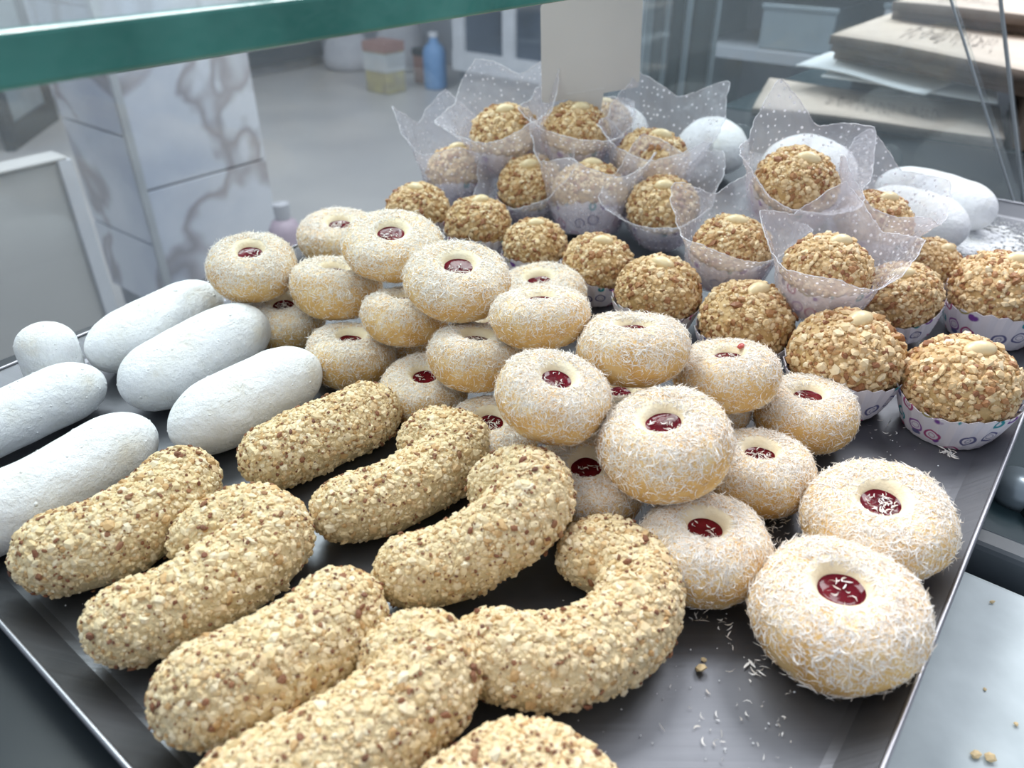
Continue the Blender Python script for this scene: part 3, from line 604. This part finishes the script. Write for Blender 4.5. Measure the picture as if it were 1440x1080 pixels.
# ------------------------------------------------------------------ nut crescents and sugar rolls
def axis(pts, rcm, zs, capk=.95, ext=.6):
    P = np.array([at(px, py, z) for (px, py), z in zip(pts, zs)]); Q = catmull(P, 14)
    a = Q[0] - (Q[2] - Q[0]) / np.linalg.norm(Q[2] - Q[0]) * rcm * ext; b_ = Q[-1] + (Q[-1] - Q[-3]) / np.linalg.norm(Q[-1] - Q[-3]) * rcm * ext
    Q = np.vstack([a, Q, b_]); s = np.r_[0, np.cumsum(np.linalg.norm(np.diff(Q, axis=0), axis=1))]
    n_ = max(40, int(s[-1] / .0022)); cap = rcm * capk
    g = np.linspace(0, 1, n_); t_ = np.where(g < .15, .15 * (g / .15) ** 1.6, np.where(g > .85, 1 - .15 * ((1 - g) / .15) ** 1.6, g)) * s[-1]
    Q = np.stack([np.interp(t_, s, Q[:, k]) for k in range(3)], 1); d = np.minimum(t_, s[-1] - t_)
    r = rcm * np.sqrt(np.clip(1 - (1 - np.minimum(d / cap, 1)) ** 2, 1e-6, 1)); g2 = t_ / s[-1]
    return Q, r, g2
def centre_mesh(V):
    c_ = V.mean(0); c_ = np.array([c_[0], c_[1], V[:, 2].min()]); return V - c_, c_
def crescent(pts, rcm, zs, seed, lab, n_gr=3900):
    rg = np.random.default_rng(seed)
    if np.isscalar(zs): zs = [zs] * len(pts)
    Q, r, g = axis(pts, rcm, zs); r = r * (1 - .16 * np.abs(2 * g - 1) ** 2.2)
    V, Fc = tube(Q, r, 30); L = Lumps(rg, 130); L2 = Lumps(rg, 420)
    nrm = V - np.repeat(Q, 30, 0); V = V + nrm * (.06 * L(V) + .03 * L2(V))[:, None]
    V[:, 2] = np.maximum(V[:, 2], TZ + .0012)
    V, c_ = centre_mesh(V); e = empty('nut_crescent', c_ ); tag(e, lab, 'cookie', 'nut-coated crescents on the tray')
    obj('crescent_dough', mesh('crescent_dough', V, Fc, M['crescent_dough']), e)
    LP = Lumps(rg, 150); wn = lambda c2, n_: np.clip(.8 + n_[:, 2] + .45 * LP(c2), .06, 1.5) * (c2[:, 2] > .002)
    P, Nn = scatter(V, Fc, n_gr, rg, wn)
    size = 00.00084 * np.exp(rg.normal(0, .44, n_gr)); size = np.clip(size, .0003, .0022)
    Vg, Fg = granules(P, Nn, size, rg, .75, .1); Vg[:, 2] = np.maximum(Vg[:, 2], -.0006)
    P, Nn = scatter(V, Fc, 420, rg, wn); Vk, Fk = granules(P + Nn * .0006, Nn, np.clip(.00050 * np.exp(rg.normal(0, .45, 420)), .0002, .0016), rg, .6, .5); Vk[:, 2] = np.maximum(Vk[:, 2], -.0006)
    mi = np.r_[np.zeros(len(Fg), int), np.ones(len(Fk), int)]
    tag(obj('chopped_nuts', mesh('chopped_nuts', np.vstack([Vg, Vk]), np.vstack([Fg, Fk + len(Vg)]), [M['chopped_nuts'], M['nut_skin']], False, mi), e), kind='stuff')
CRES = [
([(58, 784), (142, 763), (218, 718), (268, 668)], .0172, .0172, 'nut crescent farthest left, lying against the front sugar roll'),
([(158, 885), (250, 853), (335, 803), (383, 757), (345, 735), (275, 765)], .0160, [.016, .016, .017, .018, .017, .0155], 'second nut crescent from the left, hooked back behind itself at its tip'),
([(262, 988), (360, 952), (445, 900), (492, 852)], .0182, .0182, 'thick front nut crescent between the hooked one and the cut off one'),
([(310, 1135), (440, 1080), (548, 1015), (606, 955), (592, 925), (548, 938)], .0168, [.0165, .0168, .017, .019, .0185, .016], 'nut crescent cut off by the picture bottom, tip resting against the round one'),
([(672, 912), (750, 931), (836, 916), (893, 868), (896, 815), (858, 782), (818, 782)], .0158, .0158, 'nearly round C-shaped nut crescent open to the left, nearest the coconut cookies'),
([(560, 808), (640, 788), (712, 745), (752, 700), (738, 678), (690, 690)], .0152, [.0155, .018, .027, .033, .032, .024], 'long nut crescent resting one end on the round C-shaped one'),
([(468, 722), (548, 698), (618, 660), (648, 628), (620, 618), (588, 628)], .0153, [.0153, .0153, .016, .018, .018, .016], 'nut crescent in the second row from the back, tip turned in'),
([(368, 648), (440, 620), (505, 590), (533, 575)], .0162, .0162, 'rearmost nut crescent, flecked dark, next to the sugar rolls'),
([(620, 1150), (735, 1098), (800, 1130), (835, 1185)], .0160, .0160, 'nut crescent just showing at the bottom edge below the round one'),
]
for i, (pts, r_, zs, lab) in enumerate(CRES): crescent(pts, r_, zs, 40 + i, lab)

def roll(P3, rcm, seed, lab, lump=.075):
    rg = np.random.default_rng(seed); Q, r, g = P3
    V, Fc = tube(Q, r, 36); L = Lumps(rg, 75); L2 = Lumps(rg, 260); nrm = V - np.repeat(Q, 36, 0)
    V = V + nrm * (lump * L(V) + .022 * L2(V))[:, None]; V[:, 2] = np.maximum(V[:, 2], TZ + .0006)
    V, c_ = centre_mesh(V); e = empty('sugar_roll', c_); tag(e, lab, 'pastry', 'icing sugar rolls on the tray')
    obj('roll_body', mesh('roll_body', V, Fc, M['sugar']), e)
    n_ = 160; P, Nn = scatter(V, Fc, n_, rg, lambda c2, n2: (c2[:, 2] > .003) * 1.); size = .00035 * np.exp(rg.normal(0, .5, n_))
    Vg, Fg = granules(P, Nn, np.clip(size, .0002, .0014), rg, .6, -.1); tag(obj('sugar_clumps', mesh('sugar_clumps', Vg, Fg, M['sugar']), e), kind='stuff')
ROLL = [
([(-70, 752), (50, 698), (135, 648), (178, 622)], .0168, .0168, 'front white sugar roll at the left edge, against the leftmost nut crescent'),
([(284, 596), (350, 561), (412, 528)], .0185, .0185, 'white sugar roll lying against the rearmost nut crescent'),
([(212, 535), (275, 500), (342, 466)], .0190, .0190, 'middle white sugar roll with a small scratch, end to end with the left rear one'),
([(160, 488), (218, 458), (280, 428)], .0178, .0178, 'rear white sugar roll with cream patches below, beside the coconut cookies'),
([(-60, 622), (40, 578), (112, 545)], .0152, .0165, 'white sugar roll running out of the left edge behind the front one'),
([(1258, 264), (1310, 272), (1372, 296)], .0185, .0185, 'rear white sugar roll of the pair lying across the far tray corner'),
([(1242, 292), (1290, 303), (1330, 320)], .0195, .0195, 'front white sugar roll of the pair lying across the far tray corner'),
([(1100, 238), (1135, 226), (1172, 246)], .0225, .038, 'white sugar roll seen behind the highest wrapped nut cake'),
([(980, 212), (1000, 200), (1020, 214)], .0235, .030, 'white sugar roll behind the dotted film right of the price card'),
([(852, 178), (872, 176), (888, 186)], .0200, .030, 'white sugar roll showing just right of the price card stem'),
([(940, 236), (966, 228), (984, 232)], .0170, .0175, 'small white sugar roll end below the one behind the dotted film'),
([(1262, 380), (1284, 377), (1300, 378)], .0165, .0165, 'white sugar roll end peeping out behind the orange-brown nut cake'),
]
for i, (pts, r_, z_, lab) in enumerate(ROLL): roll(axis(pts, r_, [z_] * len(pts), 1.45, .85), r_, 70 + i, lab)
# stub standing on end
pb = at(86, 548, .001); P = np.array([pb, pb + [.0005, .0005, .022], pb + [.001, .001, .040]])
Q = catmull(P, 12); Q = np.vstack([Q[0] - [0, 0, .0005], Q]); s = np.linspace(0, 1, len(Q)); r_ = .0150 * np.where(s < .06, .75 + s * 4, 1) * np.sqrt(np.clip(1 - np.clip((s - .62) / .38, 0, 1) ** 2.4, 1e-5, 1))
roll((Q, r_, s), .015, 99, 'white sugar roll standing upright on its end behind the others', .05)

# ------------------------------------------------------------------ nut cakes
def ball_prof():
    t_ = np.linspace(-math.pi / 2, math.pi / 2, 26); return np.stack([np.maximum(.001, .935 * np.cos(t_) ** .92), np.where(np.sin(t_) < 0, .80, .74) * np.sin(t_)], 1)
cake_var = []
for k in range(5):
    rg = np.random.default_rng(300 + k); V, Fc = lathe(ball_prof(), 40); L = Lumps(rg, 3); V *= (1 + .035 * L(V))[:, None]
    mb = mesh('cake_ball', V, Fc, M['cake_dough'])
    P, Nn = scatter(V, Fc, 1550, rg, lambda c_, n_: (c_[:, 2] > -.4) * 1.)
    keep = ~((np.hypot(P[:, 0] - .05, P[:, 1] + .1) < .2) & (P[:, 2] > .3)); P, Nn = P[keep], Nn[keep]
    Vg, Fg = granules(P, Nn, np.clip(.046 * np.exp(rg.normal(0, .38, len(P))), .018, .10), rg, .8, .25)
    mg = mesh('nut_crumbs', Vg, Fg, M['cake_nuts'], False)
    # blanched peanut half
    Vp, Fp = lathe([(max(.001, math.cos(t_) * (1 + .10 * math.cos(2 * t_))), math.sin(t_)) for t_ in np.linspace(-1.5708, 1.5708, 16)], 24)
    Vp = Vp[:, [2, 0, 1]] * [.285, .165, .14]; Vp[:, 1] *= 1 - .10 * np.cos(Vp[:, 0] / .285 * 3.1); Vp += [.05, -.10, .735]
    mp_ = mesh('peanut', Vp, Fp[:, ::-1], M['peanut'])
    # fluted paper cup with zigzag rim
    n_ = 96; an = np.linspace(0, 2 * math.pi, n_, endpoint=False); zz = np.linspace(0, 1, 8); Vc = []
    tri = np.abs(((an * 24 / (2 * math.pi)) % 1) - .5) * 2
    for layer, off in ((0, 0), (1, -.018)):
        for q in zz:
            rr_ = .74 + .29 * q ** .8 + off + (tri - .5) * .035 * (.4 + q)
            z_ = -.95 + q * (.76 + .06 * np.sin(an * 3 + k)) + (q ** 4) * (tri - .5) * .075
            Vc.append(np.stack([rr_ * np.cos(an), rr_ * np.sin(an), z_], 1))
    Vc = np.vstack(Vc); j = np.arange(n_); Fq = []
    for layer in (0, 1):
        for i in range(7):
            o_ = (layer * 8 + i) * n_; f = np.stack([o_ + j, o_ + (j + 1) % n_, o_ + n_ + (j + 1) % n_, o_ + n_ + j], 1); Fq.append(f if layer == 0 else f[:, ::-1])
    Fq.append(np.stack([7 * n_ + j, 7 * n_ + (j + 1) % n_, 15 * n_ + (j + 1) % n_, 15 * n_ + j], 1))
    Fq.append(np.stack([8 * n_ + j, 8 * n_ + (j + 1) % n_, (j + 1) % n_, j], 1))
    Fl = [tuple(map(int, f)) for f in np.vstack(Fq)] + [tuple(int(8 * n_ + q) for q in j)]
    mc = mesh('paper_cup', Vc, Fl, M['cup'], False)
    cake_var.append((mb, mg, mp_, mc))
def film_mesh(seed, open_ang, peak=1.0, front=.1):
    """square of cellophane gathered round a cup: close below, flaring above into four corners"""
    rg = np.random.default_rng(seed); n_, k_ = 112, 22; an = np.linspace(0, 2 * math.pi, n_, endpoint=False); ph = rg.uniform(0, 1.57)
    corner = np.abs(np.cos(2 * (an - ph) / 1)) ** 1.0; corner = np.abs((((an - ph) / (math.pi / 2)) % 1) - .5) * 2; corner = corner ** 1.25
    amp = np.interp(np.mod(an - ph + .785, 6.2832), [.785, 2.356, 3.927, 5.498, 6.2832], [0] * 5); 
    side_ = 1 + .45 * np.sin(an + rg.uniform(0, 6)) * .5
    dipv = .5 + .5 * np.cos(an - open_ang)                  # low where the film has fallen open
    top = front + .22 + (1 - dipv) * .75 * peak + corner * .75 * peak * side_ * (1 - .6 * dipv)
    fl = .22 + .42 * corner * (.5 + .5 * rg.random()) + .18 * dipv
    pl = np.zeros(n_)
    for f in (5, 9, 14, 23): pl += np.sin(an * f + rg.uniform(0, 6)) * rg.uniform(.3, 1) / f ** .5
    L = Lumps(rg, 5.5); V = []
    for i, q in enumerate(np.linspace(0, 1, k_)):
        if q < .35:
            s = q / .35; r_ = np.full(n_, .80 + .30 * s ** .8); z_ = np.full(n_, -.965 + .70 * s)
        else:
            s = (q - .35) / .65; z_ = -.265 + (top + .265) * s; r_ = 1.10 + .02 * s + fl * s ** 1.7
        r_ = r_ + pl * .035 * min(1, q * 1.8) * (1 if q < .5 else 1.3)
        V.append(np.stack([r_ * np.cos(an), r_ * np.sin(an), z_], 1))
    V = np.vstack(V); d = L(V); V[:, :2] *= (1 + .05 * d * np.clip((V[:, 2:] + .9)[:, 0], 0, 1))[:, None]
    V += rg.normal(0, .010, V.shape) * np.clip(V[:, 2:] + .6, 0, 1); rad = np.hypot(V[:, 0], V[:, 1]); mn = np.where(V[:, 2] < .5, 1.03, .9); mn = np.where(V[:, 2] < -.3, .78 + .25 * (V[:, 2] + .965) / .66, mn)
    V[:, :2] *= np.maximum(1, mn / np.maximum(rad, 1e-6))[:, None]
    j = np.arange(n_); Fq = [np.stack([i * n_ + j, i * n_ + (j + 1) % n_, (i + 1) * n_ + (j + 1) % n_, (i + 1) * n_ + j], 1) for i in range(k_ - 1)]
    rim = V[-n_:]; Vh, Fh = tube(np.vstack([rim, rim[:1]]), np.full(n_ + 1, .011), 6)
    return mesh('cellophane', V, np.vstack(Fq), M['film'], True), mesh('film_edge_glint', Vh, Fh, M['edge_glint'], True)
# x, y, height, radius, lean (east, north), film: None or (seed, direction it hangs open, height of corners, front height), label
S_ = -math.pi / 2
CAKE = [
(.2225, .3213, .0265, .0279, (-.02, -.03), None, 'nut cake in a printed paper cup standing alone at the right tray edge'),
(.2953, .4201, .0286, .0300, (.02, 0), None, 'nut cake in a paper cup cut by the right picture edge, near the spilled sugar'),
(.1738, .3454, .0274, .0290, (-.05, .02), None, 'unwrapped nut cake just behind the smooth-jam coconut cookie'),
(.2310, .4145, .0227, .0240, (-.30, -.10), None, 'nut cake leaning left in its lilac cup, under the wrapped ones at right'),
(.1339, .3884, .0260, .0274, (0, 0), None, 'dark unwrapped nut cake behind the jam-smeared coconut cookie'),
(.0880, .4209, .0291, .0262, (.03, 0), None, 'unwrapped nut cake with large peanut, behind the top coconut cookie'),
(.0567, .4716, .0229, .0241, (.05, -.1), None, 'golden nut cake partly under a hanging film corner'),
(.0160, .5081, .0219, .0231, (-.04, 0), None, 'unwrapped nut cake below the upright wrapped cup with clear rings'),
(-.0253, .5423, .0240, .0253, (0, .05), None, 'second unwrapped nut cake from the back left end'),
(-.0726, .5723, .0240, .0253, (-.05, 0), None, 'unwrapped nut cake at the back left end of its row'),
(.2761, .4689, .0200, .0205, (.2, -.25), None, 'small orange-brown nut cake lying partly behind dotted film at right'),
(-.0456, .6487, .0266, .0280, (-.10, .12), (1, S_ + .5, 1.35, .25), 'wrapped nut cake at the left end of the wrapped pile, film standing tall'),
(-.0059, .6445, .0624, .0294, (-.10, -.15), (2, S_ - .4, 1.0, .2), 'upper left wrapped nut cake, film spread open behind it'),
(.0143, .6071, .0328, .0272, (-.15, -.30), (3, S_ - .9, .8, .0), 'wrapped nut cake tipped forward between the left end one and the ringed cup'),
(.0507, .6328, .0666, .0288, (.05, -.10), (4, S_ + .6, .45, .15), 'wrapped nut cake carrying the price card'),
(.0601, .5836, .0286, .0301, (0, .22), (5, S_ + .2, 1.0, .30), 'upright wrapped nut cake showing clear purple rings on its cup'),
(.1113, .6090, .0518, .0297, (.15, -.10), (6, S_ - .6, 1.15, .25), 'wrapped nut cake right of the price card, film corner pointing up'),
(.1129, .5574, .0262, .0269, (-.15, -.25), (7, S_ - .2, .7, .15), 'wrapped nut cake in the middle, film hanging down its front'),
(.1352, .4452, .0455, .0247, (0, .04), (8, S_ + .1, 1.0, .0), 'wrapped nut cake above the dark unwrapped one'),
(.1795, .4779, .0752, .0266, (.08, -.25), (9, S_ + .1, 1.0, -.05), 'highest wrapped nut cake, film fallen wide open round its peanut'),
(.1746, .3923, .0538, .0249, (.05, .02), (10, S_ - .1, 1.0, -.05), 'wrapped nut cake nearest the front of the pile, directly below the highest one'),
(.2345, .4760, .0509, .0242, (.12, -.10), (11, S_ + .7, 1.1, .3), 'wrapped nut cake at the right end of the wrapped pile, veiled by film'),
(.0800, .6830, .0640, .0240, (0, 0), None, 'nut cake top showing behind the price card stem'),
]
for i, (x, y, z, a, ln, film, lab) in enumerate(CAKE):
    e = empty('nut_cake', (x, y, TZ + z + TB + (.0012 if film else 0) + (.76 * a * math.hypot(*ln) if z < a else 0))); tag(e, lab, 'cake', 'wrapped nut cakes' if film else 'unwrapped nut cakes in paper cups')
    n_ = np.array([ln[0], ln[1], 1.]); n_ /= np.linalg.norm(n_); sp_ = R.uniform(-.7, .7) if not film else R.uniform(-.4, .4)
    orient(e, n_, sp_, a); mb, mg, mp_, mc = cake_var[i % 5]
    obj('cake_ball', mb, e); tag(obj('nut_crumbs', mg, e), kind='stuff'); obj('peanut', mp_, e); obj('paper_cup', mc, e)
    if film:
        fm_, hm_ = film_mesh(500 + film[0], film[1] - sp_, film[2], film[3]); cw = obj('cellophane_wrap', fm_, e); obj('film_edge_glint', hm_, cw)

# ------------------------------------------------------------------ price card
tg = empty('price_card', (.063, .647, TZ + .08)); tag(tg, 'blank off-white price card on a stem stuck into a wrapped nut cake', 'price card')
def cp_(px, py): d = ray(px, py); t_ = .647 / d[1]; return d * t_ + CAMP
def rounded(pts, r_):
    out = []
    P = [np.asarray(p_) for p_ in pts]
    for i, p_ in enumerate(P):
        a, b_ = P[i - 1] - p_, P[(i + 1) % len(P)] - p_; a, b_ = a / np.linalg.norm(a), b_ / np.linalg.norm(b_)
        for s in np.linspace(0, 1, 6): q0, q1 = p_ + a * r_, p_ + b_ * r_; out.append((1 - s) ** 2 * q0 + 2 * s * (1 - s) * p_ + s * s * q1)
    return out
V, Fc = prism(rounded([cp_(760, 6), cp_(906, -45), cp_(899, 122), cp_(762, 146)], .004), np.array([0, .002, 0])); into(tg, obj('card', mesh('card', V, Fc, M['price'], False)))
V, Fc = prism(np.array([cp_(798, 132), cp_(850, 124), cp_(842, 172), cp_(806, 178)]) - np.array([0, .0004, 0]), np.array([0, .0028, 0])); into(tg, obj('stem', mesh('stem', V, Fc, M['price'], False)))

# ------------------------------------------------------------------ crumbs and spilled sugar
def litter(name, spots, mt, lab, cat, flk, seed):
    rg = np.random.default_rng(seed); VV, FF, o_ = [], [], 0
    for (px, py, spread, cnt, ln) in spots:
        c_ = at(px, py, .0006); P = c_ + np.c_[rg.normal(0, spread, (cnt, 2)), np.zeros(cnt)]; Nn = np.tile([0, 0, 1.], (cnt, 1))
        if flk: V, Fc = flakes(P, Nn, rg.uniform(.4, 1.2, cnt) * ln, rg.uniform(.10, .2, cnt) * ln, rg, .12)
        else: V, Fc = granules(P, Nn, rg.uniform(.3, 1., cnt) * ln, rg, .5 if ln < .0015 else .12, .5)
        V[:, 2] = np.maximum(V[:, 2], TZ + .0004); ctr = V.reshape(cnt, -1, 3).mean(1); cu, cv = ctr @ EU, ctr @ EV; ok = (cu > TU0 + .02) & (cu < TU1 - .02) & (cv > TV0 + .02) & (cv < .44); V[np.repeat(~ok, len(V) // cnt)] = ctr[ok][0] if ok.any() else c_; VV.append(V); FF.append(Fc + o_); o_ += len(V)
    tag(obj(name, mesh(name, np.vstack(VV), np.vstack(FF), M[mt])), lab, cat, None, 'stuff')
litter('coconut_crumbs', [(1335, 636, .0022, 26, .004), (1286, 662, .0012, 12, .003), (1305, 680, .0008, 3, .003), (1290, 604, .004, 30, .003), (1240, 600, .006, 12, .003), (1060, 935, .002, 8, .005), (1050, 925, .005, 8, .003), (985, 870, .002, 7, .004), (1013, 880, .003, 6, .003), (1090, 745, .005, 30, .004), (1000, 1035, .008, 14, .003), (1090, 1040, .01, 10, .002), (1215, 975, .008, 14, .002), (1160, 990, .012, 16, .002), (1090, 980, .02, 30, .0014), (105, 965, .001, 6, .002), (188, 985, .001, 5, .003)], 'flakes', 'scattered white coconut crumbs on the bare steel of the tray', 'crumbs', True, 5)
litter('spilled_sugar', [(1392, 334, .014, 420, .003), (1362, 346, .009, 260, .003), (1385, 338, .016, 1900, .0007), (1408, 330, .02, 1100, .0007), (1350, 350, .012, 1100, .0007), (1370, 345, .010, 1200, .0009), (1345, 340, .008, 600, .0007), (20, 800, .008, 160, .0005), (60, 850, .012, 90, .0004), (1300, 640, .03, 40, .0004), (1100, 1000, .05, 120, .0004), (880, 1040, .05, 60, .0004)], 'sugar', 'spilled icing sugar powder on the far tray corner', 'sugar', False, 6)
for px, py, s_, lab in ((982, 942, .0022, 'loose nut crumb on bare steel in front of the C-shaped crescent'), (1300, 487, .0026, 'loose nut crumb behind the nut cake standing alone'), (990, 930, .0009, 'tiny dark nut crumb near the loose one on the front steel')):
    rg = np.random.default_rng(int(px)); V, Fc = granules(np.zeros((1, 3)), np.array([[0, 0, 1.]]), np.array([s_]), rg, .8, .6); V[:, 2] -= V[:, 2].min()
    o = obj('nut_crumb', mesh('nut_crumb', V, Fc, M['chopped_nuts'], False)); o.location = at(px, py, .0002); tag(o, lab, 'crumb', 'loose nut crumbs')
for i, (px, py, s_) in enumerate([(1390, 1068, .0022), (1372, 1062, .0018), (1428, 1020, .0010), (1385, 970, .0007), (1395, 848, .0010)]):
    rg = np.random.default_rng(900 + i); V, Fc = granules(np.zeros((1, 3)), np.array([[0, 0, 1.]]), np.array([s_]), rg, .7, .6); V[:, 2] -= V[:, 2].min()
    o = obj('nut_crumb', mesh('nut_crumb', V, Fc, M['chopped_nuts'], False)); o.location = at(px, py, -.0278)
    tag(o, ['larger brown crumb at the bottom of the pale stone worktop', 'crumb beside the larger brown one on the stone worktop', 'small dark speck of crumb near the right edge of the worktop', 'tiny crumb halfway up the stone worktop', 'crumb at the far end of the stone worktop'][i], 'crumb', 'crumbs on the stone worktop')
